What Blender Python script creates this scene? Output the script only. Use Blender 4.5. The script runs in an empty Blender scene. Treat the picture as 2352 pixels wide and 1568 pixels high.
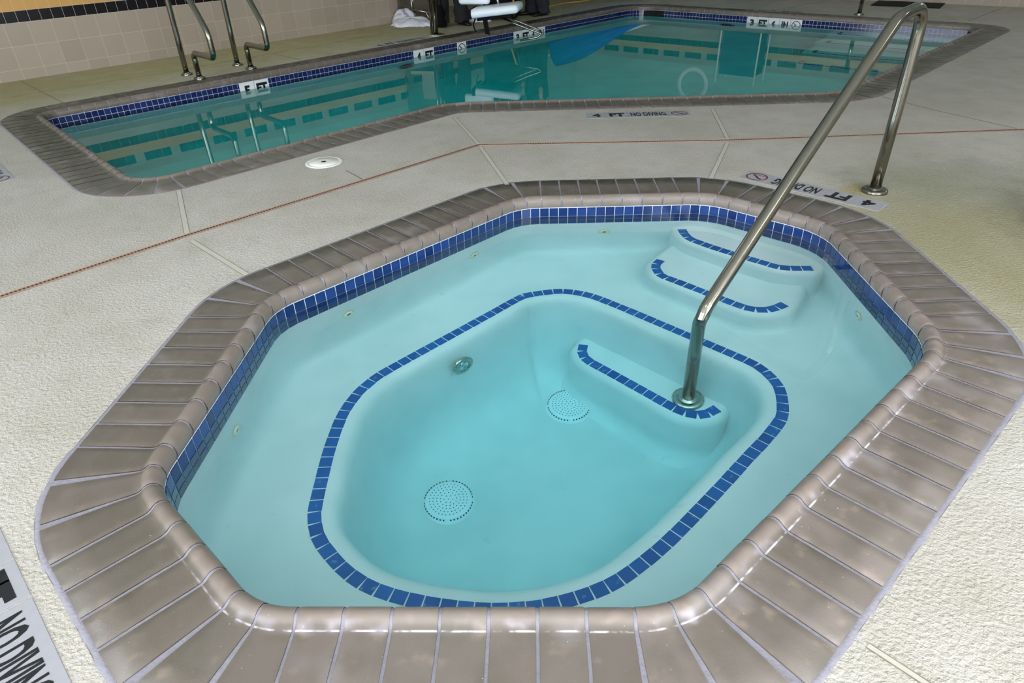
import bpy, bmesh, math, random
from mathutils import Vector, Matrix
random.seed(7)
C = bpy.context.scene.collection
# ------------------------------------------------------------------ camera
FPX, PITCH, ROLL, CH = 1530.0, .578, -.032, 1.32
Fv = Vector((0, math.cos(PITCH), -math.sin(PITCH)))
R0 = Vector((1, 0, 0)); U0 = R0.cross(Fv)
Rv = R0*math.cos(ROLL)+U0*math.sin(ROLL); Uv = -R0*math.sin(ROLL)+U0*math.cos(ROLL)
O = Vector((0, 0, CH))
def gp(u, v, z=0.0):
    """point of the horizontal plane z that the photo shows at pixel (u, v)"""
    d = Fv + Rv*((u-1176)/FPX) - Uv*((v-784)/FPX)
    return O + d*((z-CH)/d.z)
cam = bpy.data.cameras.new('camera'); co = bpy.data.objects.new('camera', cam); C.objects.link(co)
cam.sensor_width = 36; cam.lens = FPX/2352*36; cam.clip_start = .02; cam.clip_end = 60
m = Matrix((Rv, Uv, -Fv)).transposed().to_4x4(); m.translation = O; co.matrix_world = m
bpy.context.scene.camera = co
sc = bpy.context.scene
sc.view_settings.view_transform = 'Standard'; sc.view_settings.look = 'None'
sc.view_settings.gamma = 1; sc.view_settings.exposure = 0.12
sc.cycles.use_denoising = True
sc.cycles.use_light_tree = False
sc.cycles.max_bounces = 10; sc.cycles.diffuse_bounces = 4; sc.cycles.glossy_bounces = 3
sc.cycles.transmission_bounces = 6; sc.cycles.transparent_max_bounces = 4; sc.cycles.volume_bounces = 0
sc.cycles.use_adaptive_sampling = True; sc.cycles.adaptive_threshold = .05; sc.cycles.adaptive_min_samples = 12
sc.cycles.sample_clamp_indirect = 6.0; sc.cycles.blur_glossy = .3

E1 = Vector((math.cos(math.radians(44)), math.sin(math.radians(44)), 0))
E2 = Vector((-E1.y, E1.x, 0))
def W(a, b, z=0): return E1*a + E2*b + Vector((0, 0, z))

# ------------------------------------------------------------------ materials
def lin(c):
    f = lambda x: x/12.92 if x <= .04045 else ((x+.055)/1.055)**2.4
    return (f(c[0]/255), f(c[1]/255), f(c[2]/255), 1)
class NT:
    def __init__(s, name):
        s.m = bpy.data.materials.new(name); s.m.use_nodes = True; s.t = s.m.node_tree
        s.t.nodes.clear(); s.out = s.n('ShaderNodeOutputMaterial'); s.p = None
    def n(s, typ, **k):
        nd = s.t.nodes.new(typ)
        for a, b in k.items(): setattr(nd, a, b)
        return nd
    def l(s, a, b): s.t.links.new(a, b)
    def v(s, sock, x):
        if isinstance(x, (int, float, tuple, list)): sock.default_value = x
        else: s.l(x, sock)
    def prin(s, **k):
        p = s.p = s.n('ShaderNodeBsdfPrincipled')
        for a, b in k.items():
            s.v(p.inputs[a.replace('_', ' ')], b)
        s.l(p.outputs[0], s.out.inputs['Surface']); return p
    def math(s, op, a, b=0, c=0):
        n = s.n('ShaderNodeMath', operation=op)
        s.v(n.inputs[0], a); s.v(n.inputs[1], b); s.v(n.inputs[2], c); return n.outputs[0]
    def mix(s, f, a, b):
        n = s.n('ShaderNodeMix', data_type='RGBA'); s.v(n.inputs[0], f); s.v(n.inputs[6], a); s.v(n.inputs[7], b); return n.outputs[2]
    def co(s, which='Object'): return s.n('ShaderNodeTexCoord').outputs[which]
    def noise(s, scale, detail=3, rough=.5, vec=None, out='Fac', dist=0):
        n = s.n('ShaderNodeTexNoise'); n.inputs['Scale'].default_value = scale; n.inputs['Detail'].default_value = min(detail, 2.5)
        n.inputs['Roughness'].default_value = rough; n.inputs['Distortion'].default_value = dist
        s.l(vec if vec is not None else s.co(), n.inputs['Vector']); return n.outputs[out]
    def ramp(s, f, stops):
        n = s.n('ShaderNodeValToRGB'); e = n.color_ramp.elements
        while len(e) < len(stops): e.new(.5)
        for i, (p, c) in enumerate(stops): e[i].position = p; e[i].color = c if len(c) == 4 else (*c, 1)
        s.v(n.inputs[0], f); return n.outputs[0]
    def mr(s, x, a, b, c=0, d=1):
        n = s.n('ShaderNodeMapRange', interpolation_type='SMOOTHSTEP'); s.v(n.inputs[0], x)
        n.inputs[1].default_value = a; n.inputs[2].default_value = b; n.inputs[3].default_value = c; n.inputs[4].default_value = d
        return n.outputs[0]
    def bump(s, h, st=.3, dist=.01):
        n = s.n('ShaderNodeBump'); n.inputs['Strength'].default_value = st; n.inputs['Distance'].default_value = dist
        s.l(h, n.inputs['Height']); s.l(n.outputs[0], s.p.inputs['Normal'])
    def xyz(s, vec=None):
        n = s.n('ShaderNodeSeparateXYZ'); s.l(vec if vec is not None else s.co(), n.inputs[0]); return n.outputs
    def dot(s, vec3, vec=None):
        n = s.n('ShaderNodeVectorMath', operation='DOT_PRODUCT'); s.l(vec if vec is not None else s.co(), n.inputs[0])
        n.inputs[1].default_value = vec3; return n.outputs['Value']
    def dist(s, p, sx=1, sy=1):
        x, y, z = s.xyz()
        a = s.math('MULTIPLY', s.math('SUBTRACT', x, p[0]), 1/sx); b = s.math('MULTIPLY', s.math('SUBTRACT', y, p[1]), 1/sy)
        return s.math('SQRT', s.math('ADD', s.math('MULTIPLY', a, a), s.math('MULTIPLY', b, b)))
def simple(name, col, rough=.5, metal=0, nz=0, nscale=20, bump=0, bscale=60, spec=.5, coat=0):
    t = NT(name); c = lin(col)
    base = c
    if nz:
        f = t.noise(nscale, 4)
        base = t.mix(f, tuple(x*(1-nz) for x in c[:3])+(1,), tuple(min(1, x*(1+nz)) for x in c[:3])+(1,))
    t.prin(Base_Color=base, Roughness=rough, Metallic=metal, Specular_IOR_Level=spec, Coat_Weight=coat)
    if bump: t.bump(t.noise(bscale, 3), bump, .005)
    return t.m
M = {}
def deck_mat():
    t = NT('deck_concrete')
    big = t.noise(1.3, 2, .6); mid = t.noise(7, 3, .6); fine = t.noise(70, 3, .6)
    base = t.mix(t.mr(big, .3, .7), lin((168, 161, 152)), lin((179, 173, 166)))
    base = t.mix(t.math('MULTIPLY', t.mr(mid, .45, .75), .35), base, lin((150, 146, 128)))
    # yellowish light and staining put into the colour: along tiled wall, beside tub rail
    e2 = t.dot(tuple(E2)); e2n = t.math('ADD', e2, t.math('MULTIPLY', t.noise(2.2, 3), .9))
    warm_wall = t.mr(e2n, 6.9, 8.2)
    base = t.mix(t.math('MULTIPLY', warm_wall, .75), base, lin((152, 141, 88)))
    d = t.math('ADD', t.dist((2.25, 2.55), .75, 1.15), t.math('MULTIPLY', t.noise(3, 4), .7))
    warm_rail = t.mr(d, .75, 1.75, 1, 0)
    base = t.mix(t.math('MULTIPLY', warm_rail, .6), base, lin((128, 122, 68)))
    d3 = t.math('ADD', t.dist((2.75, 2.75), .5, .8), t.math('MULTIPLY', t.noise(6, 5, .7), .8))
    base = t.mix(t.math('MULTIPLY', t.mr(d3, .6, 1.5, 1, 0), .75), base, lin((70, 62, 44)))  # shade at the right side of the deck, painted as a dark patch
    d4 = t.math('ADD', t.dist((2.5, 3.5), .8, .55), t.math('MULTIPLY', t.noise(5, 6, .75), 1.1))
    base = t.mix(t.math('MULTIPLY', t.mr(d4, .9, 1.6, 1, 0), .45), base, lin((120, 122, 108)))
    dc = t.math('ADD', t.dist((1.9, 3.4), .12, .1), t.math('MULTIPLY', t.noise(20, 3), .6))
    base = t.mix(t.math('MULTIPLY', t.mr(dc, .8, 1.5, 1, 0), .5), base, lin((150, 130, 60)))
    base = t.mix(t.math('MULTIPLY', t.mr(fine, .55, .75), .14), base, lin((225, 223, 214)))
    speck = t.noise(40, 3, .8)
    base = t.mix(t.math('MULTIPLY', t.mr(speck, .66, .74), .35), base, lin((120, 112, 96)))
    t.prin(Base_Color=base, Roughness=t.mr(t.noise(5, 4), .3, .7, .5, .72), Specular_IOR_Level=.35)
    v = t.n('ShaderNodeTexVoronoi'); v.inputs['Scale'].default_value = 95; t.l(t.co(), v.inputs['Vector'])
    h = t.math('ADD', t.math('MULTIPLY', t.noise(75, 3, .7), 1.0), t.math('MULTIPLY', v.outputs['Distance'], .25))
    t.bump(h, .75, .009)
    return t.m
def brick_mat():
    t = NT('coping_brick')
    rnd = t.n('ShaderNodeNewGeometry').outputs['Random Per Island']
    base = t.ramp(rnd, [(0, lin((102, 93, 86))), (.35, lin((114, 103, 97))), (.6, lin((107, 99, 92))), (1, lin((121, 109, 104)))])
    base = t.mix(t.math('MULTIPLY', t.mr(t.noise(9, 5, .6), .4, .75), .5), base, lin((88, 82, 71)))
    base = t.mix(t.math('MULTIPLY', t.mr(t.noise(14, 4), .58, .72), .35), base, lin((158, 138, 124)))
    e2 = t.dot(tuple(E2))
    # dimmer light on the left and far coping, painted in olive-brown
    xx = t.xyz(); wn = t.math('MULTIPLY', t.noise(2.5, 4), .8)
    dim_left = t.mr(t.math('ADD', t.math('SUBTRACT', xx[1], t.math('MULTIPLY', xx[0], 1.1)), wn), 1.2, 2.6)
    base = t.mix(t.math('MULTIPLY', dim_left, .5), base, lin((74, 66, 54)))
    dim_pool = t.mr(t.math('ADD', t.dot((-.72, .69, 0)), wn), 4.2, 6.2)  # dark grazing reflection on the pool's left coping, painted into the brick
    base = t.mix(t.math('MULTIPLY', dim_pool, .72), base, lin((58, 52, 40)))
    uvx = t.xyz(t.co('UV'))
    base = t.mix(t.math('MULTIPLY', t.mr(uvx[1], .040, .052, 1, 0), .2), base, lin((176, 158, 150)))
    lime = t.math('MULTIPLY', t.mr(t.math('ABSOLUTE', t.math('SUBTRACT', uvx[1], .061)), .0006, .0036, 1, 0), t.mr(t.noise(20, 6, .75), .38, .62))
    bloom = t.math('MULTIPLY', t.mr(t.math('ABSOLUTE', t.math('SUBTRACT', uvx[1], .055)), .004, .022, 1, 0), t.mr(t.noise(7, 6, .75), .5, .75))
    y = t.xyz()
    nearm = t.mr(t.math('ADD', y[1], t.math('MULTIPLY', y[0], -.35)), 1.0, 1.5, 1, 0)
    lime = t.math('MULTIPLY', lime, nearm)
    base = t.mix(t.math('MULTIPLY', t.math('MULTIPLY', bloom, nearm), .55), base, lin((196, 188, 206)))
    base = t.mix(t.math('MULTIPLY', lime, .7), base, lin((226, 220, 228)))
    sp = t.noise(130, 2, .5); base = t.mix(t.math('MULTIPLY', t.mr(sp, .74, .78), .6), base, lin((215, 212, 205)))
    bl = t.noise(3.3, 5, .7); base = t.mix(t.math('MULTIPLY', t.mr(bl, .56, .72), .25), base, lin((170, 165, 170)))
    t.prin(Base_Color=base, Roughness=t.mr(t.noise(11, 4), .3, .7, .34, .52), Specular_IOR_Level=.5)
    t.bump(t.noise(150, 4, .6), .12, .003)
    return t.m
def wall_mat(uvec, ph, name, painted=.905):
    t = NT(name); u = t.dot(tuple(uvec)); z = t.xyz()[2]
    def grid(coord, pitch, off, w):
        f = t.math('FRACT', t.math('DIVIDE', t.math('SUBTRACT', coord, off), pitch))
        a = t.math('LESS_THAN', f, w/pitch); b = t.math('GREATER_THAN', f, 1-w/pitch); return t.math('MAXIMUM', a, b)
    big_g = t.math('MAXIMUM', grid(u, .205, ph, .0022), grid(z, .205, .095, .0022))
    sm_g = t.math('MAXIMUM', grid(u, .1025, ph+.035, .0016), grid(z, .1, .505, .0016))
    cell = t.n('ShaderNodeTexWhiteNoise', noise_dimensions='2D')
    cb = t.n('ShaderNodeCombineXYZ')
    t.l(t.math('FLOOR', t.math('DIVIDE', t.math('SUBTRACT', u, ph), .205)), cb.inputs[0]); t.l(t.math('FLOOR', t.math('DIVIDE', t.math('SUBTRACT', z, .095), .205)), cb.inputs[1])
    t.l(cb.outputs[0], cell.inputs['Vector'])
    tan = t.mix(cell.outputs['Value'], lin((158, 145, 132)), lin((168, 154, 141)))
    tan = t.mix(t.math('MULTIPLY', t.noise(5, 4), .3), tan, lin((148, 132, 118)))
    tan = t.mix(big_g, tan, lin((186, 172, 150)))
    orange = t.mix(sm_g, lin((196, 150, 88)), lin((190, 176, 140)))
    black = t.mix(sm_g, lin((10, 6, 14)), lin((176, 165, 160)))
    # groups of three dark tiles then one light tile
    k = t.math('FRACT', t.math('DIVIDE', t.math('SUBTRACT', u, ph+.035), .41))
    dash = t.mix(t.math('LESS_THAN', k, .75), tan, black)
    gt = lambda x: t.math('GREATER_THAN', z, x)
    c = t.mix(gt(.505), tan, black); c = t.mix(gt(.605), c, orange); c = t.mix(gt(.705), c, dash); c = t.mix(gt(.805), c, tan)
    c = t.mix(gt(painted), c, lin((164, 186, 174)))
    t.prin(Base_Color=c, Roughness=t.mix(gt(painted), (.22, .22, .22, 1), (.6, .6, .6, 1)), Specular_IOR_Level=.5)
    return t.m
def band_mat(nm='waterline_tile', c=((10, 34, 84), (15, 42, 98), (22, 52, 112)), coat=.3):
    t = NT(nm); rnd = t.n('ShaderNodeNewGeometry').outputs['Random Per Island']
    base = t.ramp(rnd, [(0, lin(c[0])), (.5, lin(c[1])), (1, lin(c[2]))])
    t.prin(Base_Color=base, Roughness=.12, Specular_IOR_Level=.4, Coat_Weight=coat)
    t.bump(t.noise(45, 2), .05, .004); return t.m
def stripe_mat():
    t = NT('step_edge_tile'); rnd = t.n('ShaderNodeNewGeometry').outputs['Random Per Island']
    base = t.ramp(rnd, [(0, lin((0, 84, 158))), (1, lin((8, 100, 176)))])
    base = t.mix(t.math('MULTIPLY', t.mr(t.noise(30, 4, .7), .62, .7), .5), base, lin((120, 160, 190)))
    t.prin(Base_Color=base, Roughness=.35); return t.m
def plaster_mat():
    t = NT('pool_plaster')
    base = t.mix(t.mr(t.noise(2.5, 5, .6), .35, .7), lin((236, 238, 236)), lin((222, 228, 226)))
    base = t.mix(t.math('MULTIPLY', t.mr(t.noise(12, 5, .7), .66, .78), .18), base, lin((180, 190, 180)))
    t.prin(Base_Color=base, Roughness=.7); return t.m
def water_mat(name, col, dens, rip):
    t = NT(name); g = t.n('ShaderNodeBsdfGlass'); g.inputs['Roughness'].default_value = 0; g.inputs['IOR'].default_value = 1.333
    g.inputs['Color'].default_value = (1, 1, 1, 1)
    b = t.n('ShaderNodeBump'); b.inputs['Strength'].default_value = rip; b.inputs['Distance'].default_value = .01
    t.l(t.noise(2.2, 2, .4), b.inputs['Height']); t.l(b.outputs[0], g.inputs['Normal'])
    t.l(g.outputs[0], t.out.inputs['Surface'])
    a = t.n('ShaderNodeVolumeAbsorption'); a.inputs['Color'].default_value = (*col, 1); a.inputs['Density'].default_value = dens
    t.l(a.outputs[0], t.out.inputs['Volume']); return t.m
def steel_mat(name='stainless_steel', r=.2, col=(196, 192, 184)):
    t = NT(name); t.prin(Base_Color=lin(col), Metallic=1.0, Roughness=t.mr(t.noise(60, 3), .3, .7, r*.8, r*1.25)); return t.m
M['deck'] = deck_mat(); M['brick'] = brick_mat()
M['mortar'] = simple('mortar', (132, 128, 138), .75, nz=.2, nscale=60, bump=.4, bscale=120)
M['deckside'] = simple('joint_grout', (112, 108, 116), .8, nz=.3, nscale=50, bump=.4)
M['tile'] = band_mat(); M['tile_pool'] = band_mat('pool_waterline_tile', ((18, 26, 72), (26, 34, 84), (34, 44, 98)), 0); M['grout'] = simple('tile_grout', (200, 206, 214), .7, nz=.1)
M['plaster'] = plaster_mat(); M['stripe'] = stripe_mat()
M['steel'] = steel_mat(r=.16, col=(140, 136, 126)); M['steel_dark'] = steel_mat('worn_steel', .3, (190, 186, 176)); M['chrome'] = steel_mat('chrome', .08, (225, 225, 225))
M['water_tub'] = water_mat('hot_tub_water', (.10, .90, .99), .53, .008)
M['water_pool'] = water_mat('pool_water', (.0, .90, .91), 1.25, .005)
M['wall1'] = wall_mat(E1, 1.489, 'wall_tile_left'); M['wall2'] = wall_mat(E2, .02, 'wall_tile_far')
M['paint'] = simple('wall_paint', (214, 216, 206), .7, nz=.04, nscale=2)
M['ceil'] = simple('ceiling_paint', (228, 230, 228), .8, nz=.03)
M['white_tile'] = simple('marker_tile', (208, 208, 210), .3, nz=.05, nscale=8)
M['deck_tile'] = simple('deck_marker_tile', (150, 148, 154), .5, nz=.08, nscale=30)
M['black'] = simple('black_lettering', (14, 14, 20), .4); M['red'] = simple('red_ring', (110, 30, 38), .4)
M['dark'] = simple('dark_void', (6, 6, 8), .8); M['joint'] = simple('joint_line', (118, 108, 96), .9, nz=.3)  # joint: dark lines of the deck joints
M['jointlight'] = simple('joint_strip', (178, 174, 162), .8, nz=.1, nscale=30)
M['drain'] = simple('drain_plastic', (140, 112, 96), .6, nz=.15, nscale=30)
M['cover'] = simple('drain_cover_plastic', (252, 254, 255), .4); M['hole'] = simple('drain_hole', (30, 60, 80), .8)
M['jet'] = simple('jet_fitting', (236, 234, 220), .5); M['rust'] = simple('rust_stain', (228, 218, 186), .8, nz=.2, nscale=60)
M['rusthole'] = simple('jet_opening', (150, 128, 92), .8)
M['seatw'] = simple('seat_plastic', (226, 230, 238), .35); M['rubber'] = simple('black_rubber', (10, 10, 12), .85, spec=.2)
M['trouser'] = simple('black_trousers', (40, 38, 40), .9, nz=.3, nscale=14, bump=.6, bscale=14)
M['trouser2'] = simple('charcoal_trousers', (34, 36, 46), .9, nz=.3, nscale=14, bump=.6, bscale=14)
M['shoe'] = simple('black_leather', (12, 12, 14), .4); M['shirt'] = simple('dark_shirt', (30, 32, 40), .9, nz=.2)
M['shirt2'] = simple('grey_shirt', (90, 96, 104), .9, nz=.2)
M['skin'] = simple('skin', (196, 150, 124), .55); M['hair'] = simple('dark_hair', (34, 26, 20), .7)
M['towel'] = simple('white_towel', (214, 212, 224), .95, nz=.1, nscale=30, bump=.7, bscale=40)
M['yellow'] = simple('yellow_hose', (206, 160, 40), .5); M['mat'] = simple('black_mat', (8, 8, 9), .9, bump=.3)
M['bluecloth'] = simple('blue_cloth', (20, 70, 190), .8, nz=.2, nscale=8, bump=.4, bscale=8)
M['ring'] = simple('lifebuoy', (240, 240, 238), .45); M['lid'] = simple('lid_plastic', (222, 220, 214), .5, nz=.08)
M['wood'] = simple('brown_baseboard', (104, 84, 70), .5, nz=.2); M['strapm'] = simple('maroon_strap', (70, 12, 18), .7)
def emis(name, col, st):
    t = NT(name); e = t.n('ShaderNodeEmission'); e.inputs[0].default_value = (*col, 1); e.inputs[1].default_value = st
    t.l(e.outputs[0], t.out.inputs['Surface']); return t.m
M['fill_lamp'] = emis('fill_diffuser', (1, .97, .92), 12.5)
M['day'] = emis('window_daylight', (.86, .93, 1.0), 13.0)
M['exterior'] = emis('overcast_sky', (.86, .93, 1.0), 6.0)

# ------------------------------------------------------------------ mesh helpers
class MB:
    def __init__(s): s.v = []; s.f = []; s.mi = []; s.uv = {}; s.cur = 0
    def add(s, vs, fs, mi=None, uv=None):
        o = len(s.v); s.v += [tuple(p) for p in vs]
        for f in fs: s.f.append(tuple(o+i for i in f)); s.mi.append(s.cur if mi is None else mi)
        if uv: 
            for i, q in enumerate(uv): s.uv[o+i] = q
    def box(s, c, ax, ay, az, mi=None):
        c, ax, ay, az = map(Vector, (c, ax, ay, az))
        vs = [c+ax*i+ay*j+az*k for k in (-1, 1) for j in (-1, 1) for i in (-1, 1)]
        s.add(vs, [(0, 2, 3, 1), (4, 5, 7, 6), (0, 1, 5, 4), (2, 6, 7, 3), (0, 4, 6, 2), (1, 3, 7, 5)], mi)
    def tube(s, pts, r, n=16, cap=True, mi=None, closed=False):
        pts = [Vector(p) for p in pts]; N = len(pts)
        rs = r if isinstance(r, (list, tuple)) else [r]*N
        T = []
        for i in range(N):
            a = pts[(i-1) % N] if (closed or i > 0) else pts[0]; b = pts[(i+1) % N] if (closed or i < N-1) else pts[-1]
            T.append((b-a).normalized())
        ref = Vector((0, 0, 1)) if abs(T[0].z) < .9 else Vector((1, 0, 0))
        nx = T[0].cross(ref).normalized(); vs = []
        for i in range(N):
            nx = (nx - T[i]*nx.dot(T[i])).normalized(); ny = T[i].cross(nx)
            vs += [pts[i]+nx*(math.cos(2*math.pi*k/n)*rs[i])+ny*(math.sin(2*math.pi*k/n)*rs[i]) for k in range(n)]
        fs = []
        for i in range(N if closed else N-1):
            j = (i+1) % N
            for k in range(n): fs.append((i*n+k, i*n+(k+1) % n, j*n+(k+1) % n, j*n+k))
        if cap and not closed: fs += [tuple(range(n))[::-1], tuple((N-1)*n+k for k in range(n))]
        s.add(vs, fs, mi)
    def lathe(s, c, prof, n=32, axis=(0, 0, 1), mi=None, capb=False, capt=False):
        c = Vector(c); z = Vector(axis).normalized(); x = z.orthogonal().normalized(); y = z.cross(x)
        vs = [c+x*(r*math.cos(2*math.pi*k/n))+y*(r*math.sin(2*math.pi*k/n))+z*h for r, h in prof for k in range(n)]
        fs = [(i*n+k, i*n+(k+1) % n, (i+1)*n+(k+1) % n, (i+1)*n+k) for i in range(len(prof)-1) for k in range(n)]
        if capb: fs.append(tuple(range(n))[::-1])
        if capt: fs.append(tuple((len(prof)-1)*n+k for k in range(n)))
        s.add(vs, fs, mi)
    def rings(s, rings, mi=None, cap_first=False, cap_last=False):
        n = len(rings[0]); vs = [p for r in rings for p in r]
        fs = [(i*n+k, i*n+(k+1) % n, (i+1)*n+(k+1) % n, (i+1)*n+k) for i in range(len(rings)-1) for k in range(n)]
        if cap_first: fs.append(tuple(range(n))[::-1])
        if cap_last: fs.append(tuple((len(rings)-1)*n+k for k in range(n)))
        s.add(vs, fs, mi)
    def build(s, name, mats, parent=None, smooth=False, flip=False, fixn=False):
        me = bpy.data.meshes.new(name); me.from_pydata(s.v, [], s.f)
        if not isinstance(mats, (list, tuple)): mats = [mats]
        for mm in mats: me.materials.append(mm)
        for p, i in zip(me.polygons, s.mi): p.material_index = i; p.use_smooth = smooth
        if s.uv:
            ul = me.uv_layers.new(name='UVMap')
            for lp in me.loops: ul.data[lp.index].uv = s.uv.get(lp.vertex_index, (0, 0))
        if fixn:
            bm = bmesh.new(); bm.from_mesh(me); bmesh.ops.recalc_face_normals(bm, faces=bm.faces); bm.to_mesh(me); bm.free()
        me.update()
        o = bpy.data.objects.new(name, me); C.objects.link(o)
        if parent: o.parent = parent; o.matrix_parent_inverse = parent.matrix_world.inverted()
        return o
def thing(name, label, cat, loc=(0, 0, 0), group=None, kind=None):
    o = bpy.data.objects.new(name, None); C.objects.link(o); o.location = loc; o.matrix_world = Matrix.Translation(loc)
    return tag(o, label, cat, group, kind)
def tag(o, label=None, cat=None, group=None, kind=None):
    if label: o['label'] = label
    if cat: o['category'] = cat
    if group: o['group'] = group
    if kind: o['kind'] = kind
    return o
def rpath(pts, r, n=8):
    """polyline with rounded corners; r a number or one per inner point"""
    pts = [Vector(p) for p in pts]; out = [pts[0]]
    for i in range(1, len(pts)-1):
        rr = r[i-1] if isinstance(r, (list, tuple)) else r
        a = (pts[i-1]-pts[i]); b = (pts[i+1]-pts[i]); la, lb = a.length, b.length; a.normalize(); b.normalize()
        ang = a.angle(b); tl = min(rr/math.tan(ang/2), la*.49, lb*.49) if ang > .02 else 0
        p0 = pts[i]+a*tl; p1 = pts[i]+b*tl
        for k in range(n+1):
            t = k/n; out.append(p0*(1-t)**2+pts[i]*2*t*(1-t)+p1*t*t)
    out.append(pts[-1]); return out
def catmull(pts, closed=False, n=8):
    P = [Vector(p) for p in pts]; N = len(P); out = []
    for i in range(N if closed else N-1):
        g = lambda k: P[k % N] if closed else P[max(0, min(N-1, k))]
        p0, p1, p2, p3 = g(i-1), g(i), g(i+1), g(i+2)
        for k in range(n):
            t = k/n
            out.append(.5*((2*p1)+(-p0+p2)*t+(2*p0-5*p1+4*p2-p3)*t*t+(-p0+3*p1-3*p2+p3)*t**3))
    if not closed: out.append(P[-1])
    return out
class Fillet:
    """closed counter-clockwise polygon with rounded corners; at(s) -> point, outward normal"""
    def __init__(s, poly, rad):
        P = [Vector((p[0], p[1])) for p in poly]; N = len(P); s.seg = []; tl = []; 
        for i in range(N):
            a = (P[i-1]-P[i]).normalized(); b = (P[(i+1) % N]-P[i]).normalized(); ang = a.angle(b)
            r = rad[i]; tl.append((r/math.tan(ang/2), a, b, ang, r))
        for i in range(N):
            t, a, b, ang, r = tl[i]
            p0 = P[i]+a*t; c = P[i]+(a+b).normalized()*(r/math.sin(ang/2))
            cv = 1 if (-a.x*b.y+a.y*b.x) > 0 else -1      # +1 convex corner, -1 reflex corner
            a0 = math.atan2((p0-c).y, (p0-c).x); s.seg.append(('arc', c, r*cv, a0, (math.pi-ang)*cv, r*(math.pi-ang)))
            q = P[i]+b*t; nt = tl[(i+1) % N]; e = P[(i+1) % N]+nt[1]*nt[0]
            s.seg.append(('line', q, (e-q).normalized(), 0, 0, (e-q).length))
        s.L = sum(x[5] for x in s.seg)
    def at(s, x):
        x %= s.L
        for k, c, r, a0, da, L in s.seg:
            if x <= L or k is s.seg[-1][0] and L == s.seg[-1][5]:
                if x <= L:
                    if k == 'arc':
                        a = a0+da*x/L; n = Vector((math.cos(a), math.sin(a))); return c+n*abs(r), (n if r > 0 else -n)
                    return c+r*x, Vector((r.y, -r.x))
            x -= L
        k, c, r, a0, da, L = s.seg[-1]; return c+r*L, Vector((r.y, -r.x))
    def ring(s, step, d=0, z=0):
        n = int(s.L/step); out = []
        for i in range(n):
            p, nn = s.at(i*s.L/n); p = p+nn*d; out.append(Vector((p.x, p.y, z)))
        return out
    def weighted(s, off, n):
        """n params equally spaced along the curve offset by `off` outward"""
        K = 4000; acc = [0]; prev = None
        for i in range(K+1):
            p, nn = s.at(i*s.L/K if i < K else 0); q = p+nn*off
            if prev is not None: acc.append(acc[-1]+(q-prev).length)
            prev = q
        out = []; j = 0
        for i in range(n):
            t = acc[-1]*i/n
            while acc[j+1] < t: j += 1
            out.append((j+(t-acc[j])/(acc[j+1]-acc[j]+1e-9))*s.L/K)
        return out
    def nearest(s, p):
        return min((((s.at(i*s.L/800)[0]-Vector((p[0], p[1]))).length, i*s.L/800) for i in range(800)))[1]

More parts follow.
